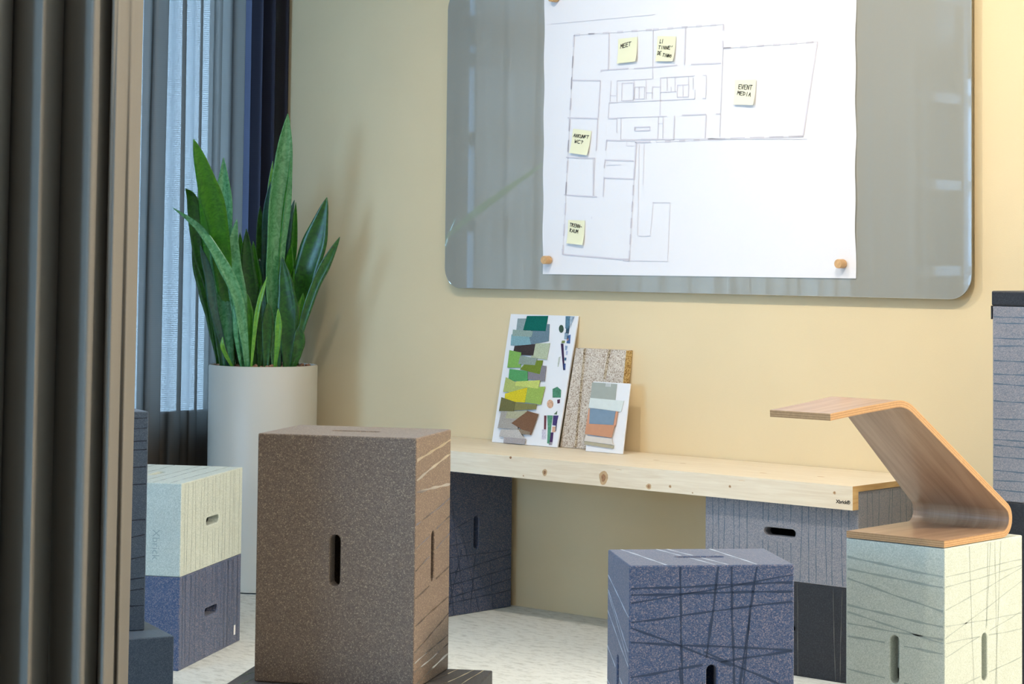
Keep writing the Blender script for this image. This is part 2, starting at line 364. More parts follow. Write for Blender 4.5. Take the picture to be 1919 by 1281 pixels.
# sheer curtain along the windows
def folds(y0, y1, wl, amp, seed, dx=0.085):
    rn = random.Random(seed); pts = []; y = y0; sgn = 1
    while y > y1:
        a = amp * rn.uniform(.45, 1.1); w = wl * rn.uniform(.5, 1.35)
        for k in range(10):
            t = k / 10 * math.pi
            pts.append(Vector((XW + dx + sgn * a * math.sin(t), y - w / 2 * (k / 10) + .22 * w * math.sin(2 * t) * .5, 0)))
        y -= w / 2; sgn = -sgn
    return pts
sway = lambda p, i, z: p + Vector((.005 * math.sin(i * .11 + z * 1.5), .007 * math.sin(i * .09 + .7) * (z - 1), 0))
curtain('sheer_curtain', folds(-.172, -.77, .080, .015, 3), 0.012, 2.09, M['sheer'], sway,
        'translucent grey-blue sheer curtain pulled across the daylit window beside the plant', 'curtain', 12)
curtain('sheer_curtain', folds(-.84, -3.60, .13, .022, 5, .09), 0.012, 2.09, M['thin_sheer'], sway,
        'thin sheer curtain further along the window wall, seen mirrored in the glass board', 'curtain', 12)
path = []; y = -0.012; ph = 1.0
while y > -0.160:
    path.append(Vector((XW + .07 + .034 * math.sin(ph), y, 0))); y -= .0016; ph += .21
curtain('dark_curtain', path, 0.012, 2.09, M['dark_sheer'], lambda p, i, z: p + Vector((0, .003 * math.sin(i * .07 + z), 0)),
        'dark aubergine curtain gathered in the corner against the yellow wall', 'curtain', 12)

# ------------------------------------------------------------------ foam blocks
A, B, C_ = 0.402 * S, 0.2716 * S, 0.2 * S
SL, SW, SD = 0.083 * S, 0.0175 * S, 0.075 * S
def capsule(n=9):
    pts = []
    for s in (1, -1):
        for i in range(n):
            a = math.pi * i / (n - 1) - math.pi / 2
            pts.append((s * (SL / 2 - SW / 2) + s * SW / 2 * math.cos(a), s * SW / 2 * math.sin(a)))
    return pts
def strip(bm, p0, p1, width, n, mat, wob, rnd, nrm, hole=None):
    d = (p1 - p0); L = d.length; t = d.normalized(); s = nrm.cross(t)
    prev = None; ph = rnd.random() * 6
    k = max(4, int(L / 0.012))
    for i in range(k + 1):
        c = p0 + d * (i / k) + s * (wob * math.sin(ph + i * .25) + wob * .5 * math.sin(ph * 2 + i * .6)) + nrm * 0.0004
        w = width * (0.8 + 0.3 * math.sin(ph + i * .9)) / 2
        if hole and abs((c - hole[0]).dot(hole[1])) < SL / 2 + .006 and abs((c - hole[0]).dot(hole[2])) < SW / 2 + .006:
            prev = None; continue
        a = bm.verts.new(c - s * w); b = bm.verts.new(c + s * w)
        if prev:
            f = bm.faces.new((prev[0], a, b, prev[1])); f.material_index = mat
            f.normal_update()
            if f.normal.dot(nrm) < 0: f.normal_flip()
        prev = (a, b)
def foam_block(loc, rz, dims, kind, label, lines=(), slots=('front', 'right', 'top', 'left', 'back'), seed=0, name='foam_block', group=None, parent=None, pale=()):
    """dims (w,d,h) metres; origin = base centre; faces front(-y) right(+x) left(-x) back(+y) top"""
    w, d, h = dims; rnd = random.Random(seed)
    bm = bmesh.new(); box(bm, (-w/2, -d/2, 0), (w/2, d/2, h))
    o = link(name, bm, [M[kind], M[kind + '_line']] + ([M['slate_sheen']] if pale else []), parent)
    ib = bmesh.new(); tk = .034; box(ib, (-w/2 + tk, -d/2 + tk, tk), (w/2 - tk, d/2 - tk, h - tk))
    inner = link('cutter', ib, M[kind]); mod = o.modifiers.new('hollow', 'BOOLEAN'); mod.object = inner; mod.operation = 'DIFFERENCE'; mod.solver = 'EXACT'
    bake_mods(o); bpy.data.objects.remove(inner)
    FR = {'front': (Vector((0, -d/2, h/2)), Vector((1, 0, 0)), Vector((0, 0, 1)), w, h, Vector((0, -1, 0))),
          'back': (Vector((0, d/2, h/2)), Vector((-1, 0, 0)), Vector((0, 0, 1)), w, h, Vector((0, 1, 0))),
          'right': (Vector((w/2, 0, h/2)), Vector((0, 1, 0)), Vector((0, 0, 1)), d, h, Vector((1, 0, 0))),
          'left': (Vector((-w/2, 0, h/2)), Vector((0, -1, 0)), Vector((0, 0, 1)), d, h, Vector((-1, 0, 0))),
          'top': (Vector((0, 0, h)), Vector((1, 0, 0)), Vector((0, 1, 0)), w, d, Vector((0, 0, 1)))}
    cb = bmesh.new()
    for s in slots:
        c, u, v, U, V, n = FR[s]
        a, b = (u, v) if U >= V else (v, u)
        prism(cb, [c + n * 0.01 + a * p[0] + b * p[1] for p in capsule()], -n * (0.037 + 0.01))
    cut = link('cutter', cb, M[kind]); 
    mod = o.modifiers.new('cut', 'BOOLEAN'); mod.object = cut; mod.operation = 'DIFFERENCE'; mod.solver = 'EXACT'
    mod2 = o.modifiers.new('b', 'BEVEL'); mod2.width = 0.0028; mod2.segments = 3; mod2.limit_method = 'ANGLE'; mod2.angle_limit = math.radians(40)
    mod2.use_clamp_overlap = True
    bake_mods(o); bpy.data.objects.remove(cut)
    bm = bmesh.new(); bm.from_mesh(o.data)
    for ln in lines:
        face, u0, v0, u1, v1 = ln[:5]; wd = ln[5] if len(ln) > 5 else 0.0035
        c, u, v, U, V, n = FR[face]
        e = 0.004
        def P(a, b): 
            return c + u * ((a - .5) * (U - 2 * e)) + v * ((b - .5) * (V - 2 * e))
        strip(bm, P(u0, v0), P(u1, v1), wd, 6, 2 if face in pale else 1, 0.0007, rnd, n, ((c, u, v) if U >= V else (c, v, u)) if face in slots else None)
    bm.to_mesh(o.data); bm.free()
    o.location = Vector(loc) * S if parent is None else loc; o.rotation_euler = (0, 0, rz)
    if parent is None: tag(o, label, 'foam block', group)
    return o
def vlines(face, xs, tilt=0.02, rnd=random.Random(4), w=0.0025):
    return [(face, x + rnd.uniform(-tilt, tilt), 0.0, x + rnd.uniform(-tilt, tilt), 1.0, w) for x in xs]
c1 = 0.2
# tall brown block and the flat block under it
br_lines = [('right', 0, .915, 1, .965, .006), ('right', 0, .838, 1, .905, .006), ('right', 0, .79, 1, .775, .006), ('right', 0, .655, 1, .715, .004), ('right', 0, .56, 1, .64, .003),
            ('right', 0, .47, 1, .565, .003), ('right', 0, .36, 1, .425, .004), ('right', 0, .25, 1, .30, .004), ('right', 0, .14, 1, .23, .004),
            ('right', 0, .10, 1, .14, .003), ('right', 0, .01, 1, .06, .005), ('right', 0, .065, 1, .10, .003)]
foam_block((-2.666, -1.7229, .2005), .472, (B, C_, A), 'brown', 'tall speckled brown foam block standing upright in the foreground with oval handle slot', br_lines, seed=1)
pc = onz(923, 1255.5, c1)
pdir = (onz(923, 1255.5, c1) - onz(844, 1252, c1)).normalized(); pa = math.atan2(pdir.y, pdir.x)
pa = 0.56
ex = Vector((math.cos(pa), math.sin(pa), 0)); ey = Vector((-math.sin(pa), math.cos(pa), 0))
pcen = pc - ex * (A / S / 2) - ey * (B / S / 2)
foam_block((pcen.x, pcen.y, 0), pa, (A, B, C_), 'dark_brown', 'dark brown foam block lying flat on the carpet under the tall brown block',
           [('top', .80, 0, .93, 1, .004), ('top', .72, 0, .86, 1, .004), ('top', .3, 0, .2, 1, .003), ('top', .04, 0, .12, 1, .003), ('top', 0, .5, .15, 1, .003), ('top', .9, 0, .97, 1, .003)], seed=2)
# blue block
bl_lines = [('top', .22, 0, .07, 1, .0055), ('top', .52, 0, .30, 1, .0055), ('top', .60, 0, .37, 1, .0055), ('top', .78, 0, .65, 1, .0055), ('top', .72, .35, .62, .62, .002),
    ('left', 0, .90, 1, .80, .004), ('left', 0, .84, 1, .66, .004), ('left', 0, .83, 1, .62, .003), ('left', 0, .75, 1, .60, .004), ('left', 0, .60, 1, .47, .004), ('left', 0, .46, 1, .35, .004), ('left', 0, .39, 1, .20, .004),
    ('left', 0, .2, 1, .08, .004),
    ('front', 0, .915, 1, .935, .005), ('front', 0, .89, 1, .90, .005), ('front', 0, .855, 1, .965, .003), ('front', 0, .78, 1, .86, .004), ('front', 0, .76, .62, .60, .004), ('front', 0, .70, 1, .66, .005),
    ('front', 0, .56, 1, .66, .005), ('front', .45, .66, 1, .50, .005), ('front', 0, .40, 1, .50, .004), ('front', 0, .28, 1, .34, .004), ('front', 0, .15, 1, .22, .004),
    ('front', .30, 1, .33, .3, .004), ('front', .30, .6, .36, .0, .004), ('front', .54, 1, .36, .12, .005), ('front', .62, 1, .66, .0, .005), ('front', .78, 1, .60, .2, .005), ('front', .74, .85, .68, .4, .003)]
foam_block((-2.232, -1.3493, 0), .855, (B, C_, A), 'slate', 'blue-grey foam block standing in front of the bench, crossed by scored lines', bl_lines, seed=3, pale=('top', 'left'))  # top and left scored lines painted paler, as if catching reflections
# mint block that carries the plywood desk
mi_lines = [('front', 0, .925, 1, .885, .005), ('front', 0, .87, 1, .84, .005), ('front', 0, .83, 1, .735, .0045), ('front', 0, .71, 1, .67, .005), ('front', 0, .68, 1, .60, .004), ('front', 0, .63, 1, .615, .004),
    ('front', 0, .575, 1, .555, .0045), ('front', 0, .43, 1, .385, .004), ('front', 0, .31, 1, .30, .004), ('front', 0, .2, 1, .17, .004),
    ('right', 0, .885, 1, .90, .0025), ('right', 0, .84, 1, .87, .0025), ('right', 0, .74, 1, .86, .0025), ('right', 0, .62, 1, .80, .0025), ('right', 0, .67, 1, .655, .0025), ('right', 0, .60, 1, .585, .0025), ('right', 0, .54, 1, .665, .0025),
    ('right', 0, .385, 1, .46, .0025), ('right', 0, .25, 1, .3, .0025), ('right', .30, 1, .37, .3, .002), ('right', .58, 1, .44, 0, .002), ('right', .72, 1, .60, 0, .002), ('right', .64, 1, .68, 0, .002), ('right', .55, 1, .5, .4, .002)]
foam_block((-2.098, -.823, 0), 0, (C_, B, A), 'mint', 'pale mint foam block standing at the right edge under the plywood laptop desk', mi_lines, seed=4)
# stack left of the brown block
rnd = random.Random(5)
vx = [.05, .09, .17, .22, .30, .36, .41, .50, .55, .60, .66, .71, .80, .84, .88, .96]
lsr = .514
lower = foam_block((-3.951, -1.0888, 0), lsr, (B, A, C_), 'slate', 'blue foam block lying on the carpet beneath the stacked mint block, beside the planter',
           vlines('right', vx, .02) + vlines('right', [.75, .78, .69, .92], .03) + vlines('top', [.2, .5, .8]), seed=5)
bm = bmesh.new()
box(bm, (B/2 + .0002, A * .385, C_ * .10), (B/2 + .0012, A * .41, C_ * .21)); o = link('tag', bm, M['cardwhite'], lower); o['label'] = 'small white tag'
upper = foam_block((-3.951, -1.0888, .2002), lsr, (B, A, C_), 'mint', 'pale mint foam block stacked on the navy block, left of the brown block',
           vlines('right', vx, .015, random.Random(9), .002) + vlines('top', [.22, .4, .62, .75, .9], .02, random.Random(10), .002) + [('front', .14, 1, .30, .03, .003)], seed=6)
def text_mesh(name, txt, size, mat, parent, matrix, extrude=0.0004, offset=0.0):
    cu = bpy.data.curves.new(name, 'FONT'); cu.body = txt; cu.size = size; cu.extrude = extrude; cu.offset = offset
    cu.align_x = 'CENTER'; cu.align_y = 'CENTER'
    t = bpy.data.objects.new(name, cu); COL.objects.link(t)
    dg = bpy.context.evaluated_depsgraph_get(); dg.update()
    me = bpy.data.meshes.new_from_object(t.evaluated_get(dg)); bpy.data.objects.remove(t)
    me.transform(matrix)
    return linkmesh(name, me, mat, parent)
mt = Matrix.Translation((B * .07, -B * 0, 0))
# upright lettering pressed into the front face, reading downwards
R1 = Matrix(((0, 1, 0, B * .29), (0, 0, -1, -A/2 - .0001), (-1, 0, 0, C_ * .34), (0, 0, 0, 1)))
o = text_mesh('lettering', 'Xbrick', .030, M['mint_line'], upper, R1); o['label'] = 'tone-on-tone lettering running downwards'
# dark blocks beside the beige drape
rd = math.atan2(-.38, .925)
ex = Vector((math.cos(rd), math.sin(rd), 0)); ey = Vector((-math.sin(rd), math.cos(rd), 0))
cor = onz(326.4, 1191, c1)
cc = cor - ex * (A / S / 2) - ey * (B / S / 2)
foam_block((cc.x, cc.y, 0), rd, (A, B, C_), 'navy', 'dark navy foam block lying beside the beige drape beneath a tall one', vlines('top', [.3, .6], .1), seed=7)
cor = onz(271, 1181, c1)
cc = cor - ex * (B / S / 2) - ey * (C_ / S / 2)
foam_block((cc.x, cc.y, .2005), rd, (B, C_, A), 'navy', 'tall dark navy foam block standing half hidden behind the beige drape', 
           [('right', 0, .5, 1, .505, .004)] + [('right', 0, .1 + .02 * i, 1, .11 + .025 * i, .003) for i in (0, 3, 5, 9, 13)] + [('right', 0, z, 1, z + .01, .002) for z in (.97, .92, .86, .82, .74, .66)], seed=8)

# ------------------------------------------------------------------ bench on foam blocks
ZT, WD, AP, X1, XB0 = .41937, .32375, .05042, -2.594, -4.07
TT, TA = .0125, .022
foam_block((-3.921, -.157, 0), 0, (C_, B, A), 'slate', 'dark blue foam block standing upright under the left end of the pine bench',
           [('right', 0, .25, 1, .33, .004), ('right', 0, .18, 1, .24, .004), ('right', 0, .10, 1, .17, .004), ('right', 0, .07, 1, .10, .004), ('right', 0, .5, .6, .62, .003), ('right', 0, .43, .5, .45, .003), ('right', 0, .36, 1, .36, .003),
            ('right', .2, 0, .02, .8, .004), ('right', .35, 0, .1, .9, .003), ('right', .42, 0, .52, .5, .004), ('right', .55, 0, .3, .5, .003), ('right', .75, 0, .7, .3, .003), ('right', .1, 0, .3, .4, .004)], seed=9)
xr = X1 - A / S / 2 - .003
foam_block((xr, -WD + TA + .004 + B / S / 2, 0), 0, (A, B, C_), 'charcoal', 'charcoal black foam block lying on the carpet beneath the grey block under the bench',
           vlines('front', [.3, .45, .58, .63, .86, .9], .02) + vlines('right', [.2, .3, .5, .7]), seed=10)
foam_block((xr, -WD + TA + .004 + B / S / 2, .2005), 0, (A, B, .2055 * S), 'grey', 'grey speckled foam block lying directly under the right end of the pine bench',
           vlines('front', [.05, .09, .13, .18, .22, .29, .38, .42, .48, .53, .58, .64, .70, .75, .80, .85, .9, .96], .012) + vlines('right', [.15, .22, .3, .42, .5, .62, .7, .8], .04), seed=11)
bench = thing('bench_top', (X1, -WD, ZT - AP), 'long pale pine bench top with knotty front edge resting on foam blocks against the wall', 'bench')
ob = Vector((X1, -WD, ZT - AP)) * S
bm = bmesh.new(); Lb = (X1 - XB0) * S
box(bm, (-Lb, 0, (AP - TT) * S), (0, (WD - .004) * S, AP * S))
seat = link('seat_board', bm, [M['pine'], M['pine_edge'], M['knot_ring']], bench)
cb = bmesh.new()
for px, py in ((1337, 874), (1041, 846.5)):
    q = onz(px, py, ZT) * S - ob
    prism(cb, [q + Vector((p[1] * .7, p[0] * .8, .005)) for p in capsule()], Vector((0, 0, -.017)), 0)
cut = link('cutter', cb, M['pine_edge']); md = seat.modifiers.new('c', 'BOOLEAN'); md.object = cut; md.solver = 'EXACT'; bake_mods(seat); bpy.data.objects.remove(cut)
for p in seat.data.polygons:
    if p.normal.x > .9 and abs(p.center.x) < .001: p.material_index = 1
    elif p.center.z < AP * S - .001 and p.center.x > -Lb + .001 and abs(p.normal.z) < .5 and 0.01 < p.center.y < (WD - .01) * S: p.material_index = 1
bm = bmesh.new(); box(bm, (-Lb, 0, 0), (0, TA * S, (AP - TT) * S))
apron = None
def blob(bm, c, ru, rv, u, v, n, mat, rnd, k=14):
    ph = rnd.random() * 6
    vs = [bm.verts.new(c + n * .0004 + u * (ru * math.cos(a) * (1 + .13 * math.sin(3 * a + ph))) + v * (rv * math.sin(a) * (1 + .1 * math.sin(2 * a + ph)))) for a in [2 * math.pi * i / k for i in range(k)]]
    f = bm.faces.new(vs); f.material_index = mat; f.normal_update()
    if f.normal.dot(n) < 0: f.normal_flip()
for f in bm.faces:
    f.normal_update()
    if f.normal.x > .9 or f.calc_center_median().x > -.001: f.material_index = 1
apron = link('apron', bm, [M['pine'], M['pine_edge'], M['knot'], M['knot_ring']], bench)
bm = bmesh.new(); bm.from_mesh(apron.data); rk = random.Random(2)
kpx = Vector((1, 0, 0)); kpz = Vector((0, 0, 1)); kn = Vector((0, -1, 0))
for px, py, r, asp in ((957, 857, 3, 1), (1019, 866, 5.5, .9), (1021, 885, 6, 1.2), (1131, 895, 10, 1.5), (1216, 911, 6, .9), (1256, 911, 3, 1), (981, 891, 1.8, 1), (1368, 911, 2.8, 1), (1320, 898, 2.5, 1), (1298, 923, 1.6, 1), (1564, 923, 3, 1)):
    q = ony(px, py, -WD) * S - ob; rr = r * 4.9 / 4166 * S / 1.05
    if q.z > (AP - TT) * S - rr * asp: continue
    blob(bm, q, rr * 1.15, rr * asp, kpx, kpz, kn, 3, rk); blob(bm, q + kn * .0003, rr * .55, rr * .55 * asp, kpx, kpz, kn, 2, rk)
bm.to_mesh(apron.data); bm.free()
bm = bmesh.new(); bm.from_mesh(seat.data)
M['pine_k'] = M['knot']; seat.data.materials.append(M['knot'])
for px, py, r, asp in ((957, 857, 3, 1), (1019, 866, 5.5, .9), (1021, 868, 3, 1), (1131, 880, 2, 1)):
    q = ony(px, py, -WD) * S - ob; rr = r * 4.9 / 4166 * S
    if (AP - TT) * S + rr * .8 < q.z < AP * S - rr * .8: blob(bm, q, rr * 1.1, rr * .8, kpx, kpz, kn, 3, rk)
for px, py, r in ((1160, 880, 3), (1280, 868, 2), (1430, 886, 3), (1538, 893, 3), (1230, 862, 2), (1390, 900, 3)):
    q = onz(px, py, ZT) * S - ob; blob(bm, q, .012, .006, kpx, Vector((0, 1, 0)), kpz, 2, rk)
bm.to_mesh(seat.data); bm.free()
q0 = ony(1580, 940.5, -WD) * S - ob
text_mesh('logo', 'Xbrick\u00ae', .0125, M['ink'], bench, Matrix(((1, 0, 0, q0.x), (0, 0, -1, q0.y - .0001), (0, 1, 0, q0.z), (0, 0, 0, 1))), .0002, .0004)['label'] = 'tiny black lettering'

# ------------------------------------------------------------------ stack at the right edge, against the wall
xs = -2.317 - .012
foam_block((xs + B / S / 2, -.105, 0), 0, (B, C_, A), 'charcoal', 'black foam block standing on the carpet at the right edge beneath the grey one', vlines('front', [.3, .6]), seed=12)
foam_block((xs + B / S / 2, -.105, .4025), 0, (B, C_, A), 'grey', 'tall grey speckled foam block stacked at the right edge under a black pad',
           [('front', 0, z, 1, z + rnd.uniform(-.012, .012), .0035) for z in (.95, .92, .84, .80, .72, .65, .60, .51, .42, .36, .31, .28, .22, .15, .1, .05)], seed=13)
pad = thing('seat_pad', (xs + B / S / 2, -.105, .805), 'thin black seat pad lying on the grey foam block at the right edge', 'pad')
bm = bmesh.new(); box(bm, (-B/2 - .002, -C_/2 - .003, 0), (B/2 + .002, C_/2 + .002, .031 * S)); o = link('cushion', bm, M['charcoal'], pad); bevel(o, .004)
bm = bmesh.new(); box(bm, (-B/2 - .0035, -C_/2 - .002, -.028 * S), (-B/2 - .0015, C_/2 - .03, 0)); link('strap', bm, M['charcoal_line'], pad)

# ------------------------------------------------------------------ plywood desk on the mint block
desk = thing('laptop_desk', (-2.098, -.823, .4035), 'bent plywood laptop desk clamped on the mint foam block, sloping up to a flat tray', 'desk')
od = Vector((-2.098, -.823, .4035))
T = .0115
def fillet(P, R, n=10):
    out = [P[0]]
    for i in range(1, len(P) - 1):
        a = (P[i-1] - P[i]).normalized(); b = (P[i+1] - P[i]).normalized(); ang = a.angle(b) / 2
        r = R[i-1]; tl = r / math.tan(ang); c = P[i] + (a + b).normalized() * (r / math.sin(ang))
        s = P[i] + a * tl; e = P[i] + b * tl; va = s - c; vb = e - c; th = va.angle(vb)
        for k in range(n + 1):
            t = k / n; out.append(c + (va * math.sin((1 - t) * th) + vb * math.sin(t * th)) / math.sin(th))
    out.append(P[-1]); return out
pf = fillet([Vector((-.136, T / 2)), Vector((.155, T / 2)), Vector((-.212, .2505 )), Vector((-.430, .2405 - T / 2))], [.026, .075], 12)
res_ = []
for i in range(len(pf) - 1):
    n = max(1, int((pf[i+1] - pf[i]).length / .02))
    for k in range(n): res_.append(pf[i].lerp(pf[i+1], k / n))
res_.append(pf[-1]); pf = res_
bm = bmesh.new(); rings = []; tot = 0; L = [0]
for i in range(1, len(pf)): tot += (pf[i] - pf[i-1]).length; L.append(tot)
NL = 6
for i, p in enumerate(pf):
    d = (pf[min(i+1, len(pf)-1)] - pf[max(i-1, 0)]).normalized(); nn = Vector((-d.y, d.x))
    s = L[i]
    s0, s1 = .27, .74
    t = min(max((s - s0) / (s1 - s0), 0), 1)
    hw = .099 + (.060 - .099) * t
    ring = []
    for side in (-1, 1):
        ring.append([bm.verts.new(Vector((side * hw, (p + nn * (T * (k / NL - .5))).x, (p + nn * (T * (k / NL - .5))).y)) * S) for k in range(NL + 1)])
    rings.append(ring)
for i in range(len(rings) - 1):
    a, b = rings[i], rings[i+1]
    bm.faces.new((a[0][NL], a[1][NL], b[1][NL], b[0][NL])); bm.faces.new((a[0][0], b[0][0], b[1][0], a[1][0]))
    for k in range(NL):
        for sd in (0, 1):
            f = bm.faces.new((a[sd][k], a[sd][k+1], b[sd][k+1], b[sd][k])); f.material_index = 1 + (k % 2)
for e in (rings[0], rings[-1]):
    for k in range(NL): bm.faces.new((e[0][k], e[0][k+1], e[1][k+1], e[1][k])).material_index = 1 + (k % 2)
dk = link('bent_board', bm, [M['ply'], M['ply_core'], M['ply_glue']], desk)
cb = bmesh.new(); q = onz(1757, 991, .4035 + T) - od
prism(cb, [Vector((q.x, q.y, 0)) * S + Vector((p[1] * .9, p[0] * .85, .03)) for p in capsule()], Vector((0, 0, -.06)))
cut = link('cutter', cb, M['ply_core']); md = dk.modifiers.new('c', 'BOOLEAN'); md.object = cut; md.solver = 'EXACT'; bake_mods(dk); bpy.data.objects.remove(cut)

# ------------------------------------------------------------------ glass board, plan, notes, pegs
bx0, bx1, bz0, bz1 = -4.066, -2.481, .8127, 1.61
def rrect(x0, z0, x1, z1, r, y, n=10):
    pts = []
    for cx, cz, a0 in ((x1 - r, z0 + r, -90), (x1 - r, z1 - r, 0), (x0 + r, z1 - r, 90), (x0 + r, z0 + r, 180)):
        for i in range(n + 1):
            a = math.radians(a0 + 90 * i / n); pts.append(Vector((cx + r * math.cos(a), y, cz + r * math.sin(a))))
    return pts
bo = Vector(((bx0 + bx1) / 2, -.025, bz0))
gb = thing('glass_board', bo, 'grey-green glass writing board with rounded corners mounted on the yellow wall', 'board')
bm = bmesh.new(); pts = [(p - bo) * S for p in rrect(bx0, bz0, bx1, bz1, .055, -.025)]
prism(bm, pts, Vector((0, .006 * S, 0)), 0)
o = link('glass_sheet', bm, [M['glassboard'], M['board_edge']], gb)
for p in o.data.polygons:
    if abs(p.normal.y) < .5: p.material_index = 1
bevel(o, .0015, 2, 60)
bm = bmesh.new(); pts = [(p - bo) * S for p in rrect(bx0 + .03, bz0 + .03, bx1 - .03, bz1 - .03, .03, -.019)]
prism(bm, pts, Vector((0, .0188 * S, 0))); link('backing', bm, M['board_edge'], gb)

def catm(a, b, t): return a + (b - a) * t
PY = -.0268
plan = thing('plan_poster', (-3.23, PY, .855), 'large white floor plan print pegged to the glass board', 'poster')
po = Vector((-3.23, PY, .855))
bl_ = ony(1017, 513.5, PY); br_ = ony(1604.5, 521.5, PY); tl_ = Vector((bl_.x - .002, PY, 1.58)); tr_ = Vector((br_.x - .001, PY, 1.58))
bm = bmesh.new(); NU, NV = 50, 40; g = []
for j in range(NV + 1):
    row = []
    for i in range(NU + 1):
        u, v = i / NU, j / NV
        p = bl_.lerp(br_, u).lerp(tl_.lerp(tr_, u), v)
        e = (1 - u) ** 6 * .4 + u ** 8 + (1 - v) ** 8 * .5
        p = p + Vector((.0012 * math.sin(v * 31) * (1 if i in (0, NU) else 0), -.0015 * abs(math.sin(u * 9 + v * 5)) * e - .0035 * (u ** 12) * abs(math.sin(v * 7)), 0))
        if i == NU and .34 < 0: pass
        row.append(bm.verts.new((p - po) * S))
    g.append(row)
for j in range(NV):
    for i in range(NU): bm.faces.new((g[j][i], g[j][i+1], g[j+1][i+1], g[j+1][i]))
LY = PY - .0022
def pl(x, y): return (ony(1040 + x / 2.669, 20 + y / 2.669, LY) - po) * S
def seg(x1, y1, x2, y2, w=.0042, mat=1):
    a, b = pl(x1, y1), pl(x2, y2); d = (b - a)
    if d.length < 1e-6: return
    d.normalize(); s = Vector((-d.z, 0, d.x)) * (w / 2)
    f = bm.faces.new([bm.verts.new(q) for q in (a - s, b - s, b + s, a + s)]); f.material_index = mat; f.normal_update()
    if f.normal.y > 0: f.normal_flip()
def dash(x1, y1, x2, y2, on=30, off=42, w=.005):
    L = math.hypot(x2 - x1, y2 - y1); s = 0; ux, uy = (x2 - x1) / L, (y2 - y1) / L
    seg(x1, y1, x2, y2, .0016, 2)
    while s < L:
        e = min(s + on, L); seg(x1 + ux * s, y1 + uy * s, x1 + ux * e, y1 + uy * e, w); s = e + off
dash(95, 122, 490, 94); dash(490, 94, 842, 67); seg(842, 67, 840, 100); seg(839, 150, 839, 187); dash(842, 187, 1313, 155, 38, 45); seg(1313, 155, 1240, 625)
dash(1240, 627, 795, 642, 72, 25); dash(795, 642, 505, 655); seg(400, 657, 478, 655, .005); seg(405, 657, 398, 790, .005); dash(397, 790, 370, 1245, 52, 30)
seg(38, 1218, 370, 1245); seg(340, 1245, 372, 1246, .008); seg(38, 1190, 38, 1220, .006); dash(95, 122, 38, 1218, 60, 45)
for q in ((270,110,266,295),(230,298,368,288),(395,289,612,272),(652,85,647,270),(680,268,830,262),(80,347,227,349),(227,349,215,535),(63,535,213,538),(213,538,205,700),(55,733,200,737),(198,737,190,925),(45,920,210,930),
          (245,830,240,930),(245,835,395,841),(248,745,392,750),(250,745,245,785),(257,647,252,700),(257,647,400,650),(265,538,310,538),(597,525,592,645),(635,522,755,517),(755,517,750,640),(398,582,475,580),(475,580,475,597),
          (475,597,398,600),(398,600,398,582),(230,298,229,305),(805,516,828,515)): seg(*q, .0034)
for q in ((490,92,488,340),(840,187,823,630),(270,460,265,538),(270,460,700,440),(310,535,560,527),(330,535,328,645),(517,530,513,645),(335,362,392,360),(392,360,390,447),(390,447,332,450),(332,450,335,362),(398,382,448,380),
          (448,380,446,440),(446,440,395,442),(395,442,398,382),(310,350,488,340),(280,350,275,455),(455,345,455,440),(487,380,485,440),(527,335,525,525),(527,335,700,325),(560,330,560,400),(527,407,608,404),(612,372,668,370),
          (668,370,667,430),(667,430,610,432),(610,432,612,372),(668,330,667,370),(740,323,757,323),(757,323,753,438),(753,438,738,438),(700,395,698,440),(310,350,308,455),(395,350,395,442),(420,382,420,440),(640,372,640,430),
          (455,410,487,410),(600,330,600,404),(487,380,527,382),(310,535,308,610),(540,532,538,645),(517,565,540,565),(330,645,595,643),(275,425,305,425),(580,380,580,404),(690,335,690,395)): seg(*q, .0020)
for q in ((490,958,575,958),(575,958,562,1252),(490,958,475,1125),(475,1125,415,1125),(445,665,440,870),(420,665,412,1125),(370,1248,562,1252),(260,755,258,775),(260,770,330,770),(360,650,358,675),(360,675,395,675),(-20,66,500,18),(190,740,188,920),(430,640,1260,640)): seg(*q, .0022, 2)
for x, y in ((183, 1035), (1050, 372)): seg(x - 3, y, x + 3, y, .006, 2)
o = link('printed_sheet', bm, [M['paper'], M['plan_line'], M['plan_faint']], plan)

# stroke letters on a 0..1 box
GL = {'M': [[(0,0),(.1,1),(.5,.4),(.9,1),(1,0)]], 'E': [[(1,1),(0,.95),(0,.05),(1,0)],[(0,.5),(.8,.55)]], 'T': [[(0,1),(1.1,1)],[(.5,1),(.45,0)]], 'V': [[(0,1),(.4,0),(1,1)]],
      'N': [[(0,0),(.1,1),(.8,0),(.95,1)]], 'D': [[(.1,0),(.1,1),(.8,.8),(.9,.3),(.1,0)]], 'I': [[(.5,1),(.45,0)]], 'A': [[(0,0),(.5,1),(.95,0)],[(.2,.4),(.8,.4)]], 'K': [[(.1,0),(.1,1)],[(.9,1),(.1,.5),(.9,0)]],
      'U': [[(0,1),(.1,.1),(.6,0),(.9,.2),(.95,1)]], 'F': [[(1,1),(0,1),(0,0)],[(0,.5),(.8,.5)]], 'W': [[(0,1),(.25,0),(.5,.7),(.75,0),(1,1)]], 'C': [[(1,.95),(.3,1),(0,.5),(.3,0),(1,.05)]],
      '?': [[(.1,.8),(.5,1),(.9,.8),(.5,.45),(.5,.3)],[(.5,.1),(.5,0)]], '-': [[(.1,.45),(.8,.45)]], 'R': [[(0,0),(.05,1),(.8,.85),(.1,.5),(.9,0)]], 'L': [[(.1,1),(0,0),(.9,.05)]], 'O': [[(.5,1),(0,.5),(.5,0),(1,.5),(.5,1)]], "'": [[(.6,1.2),(.4,.8)]], ' ': []}
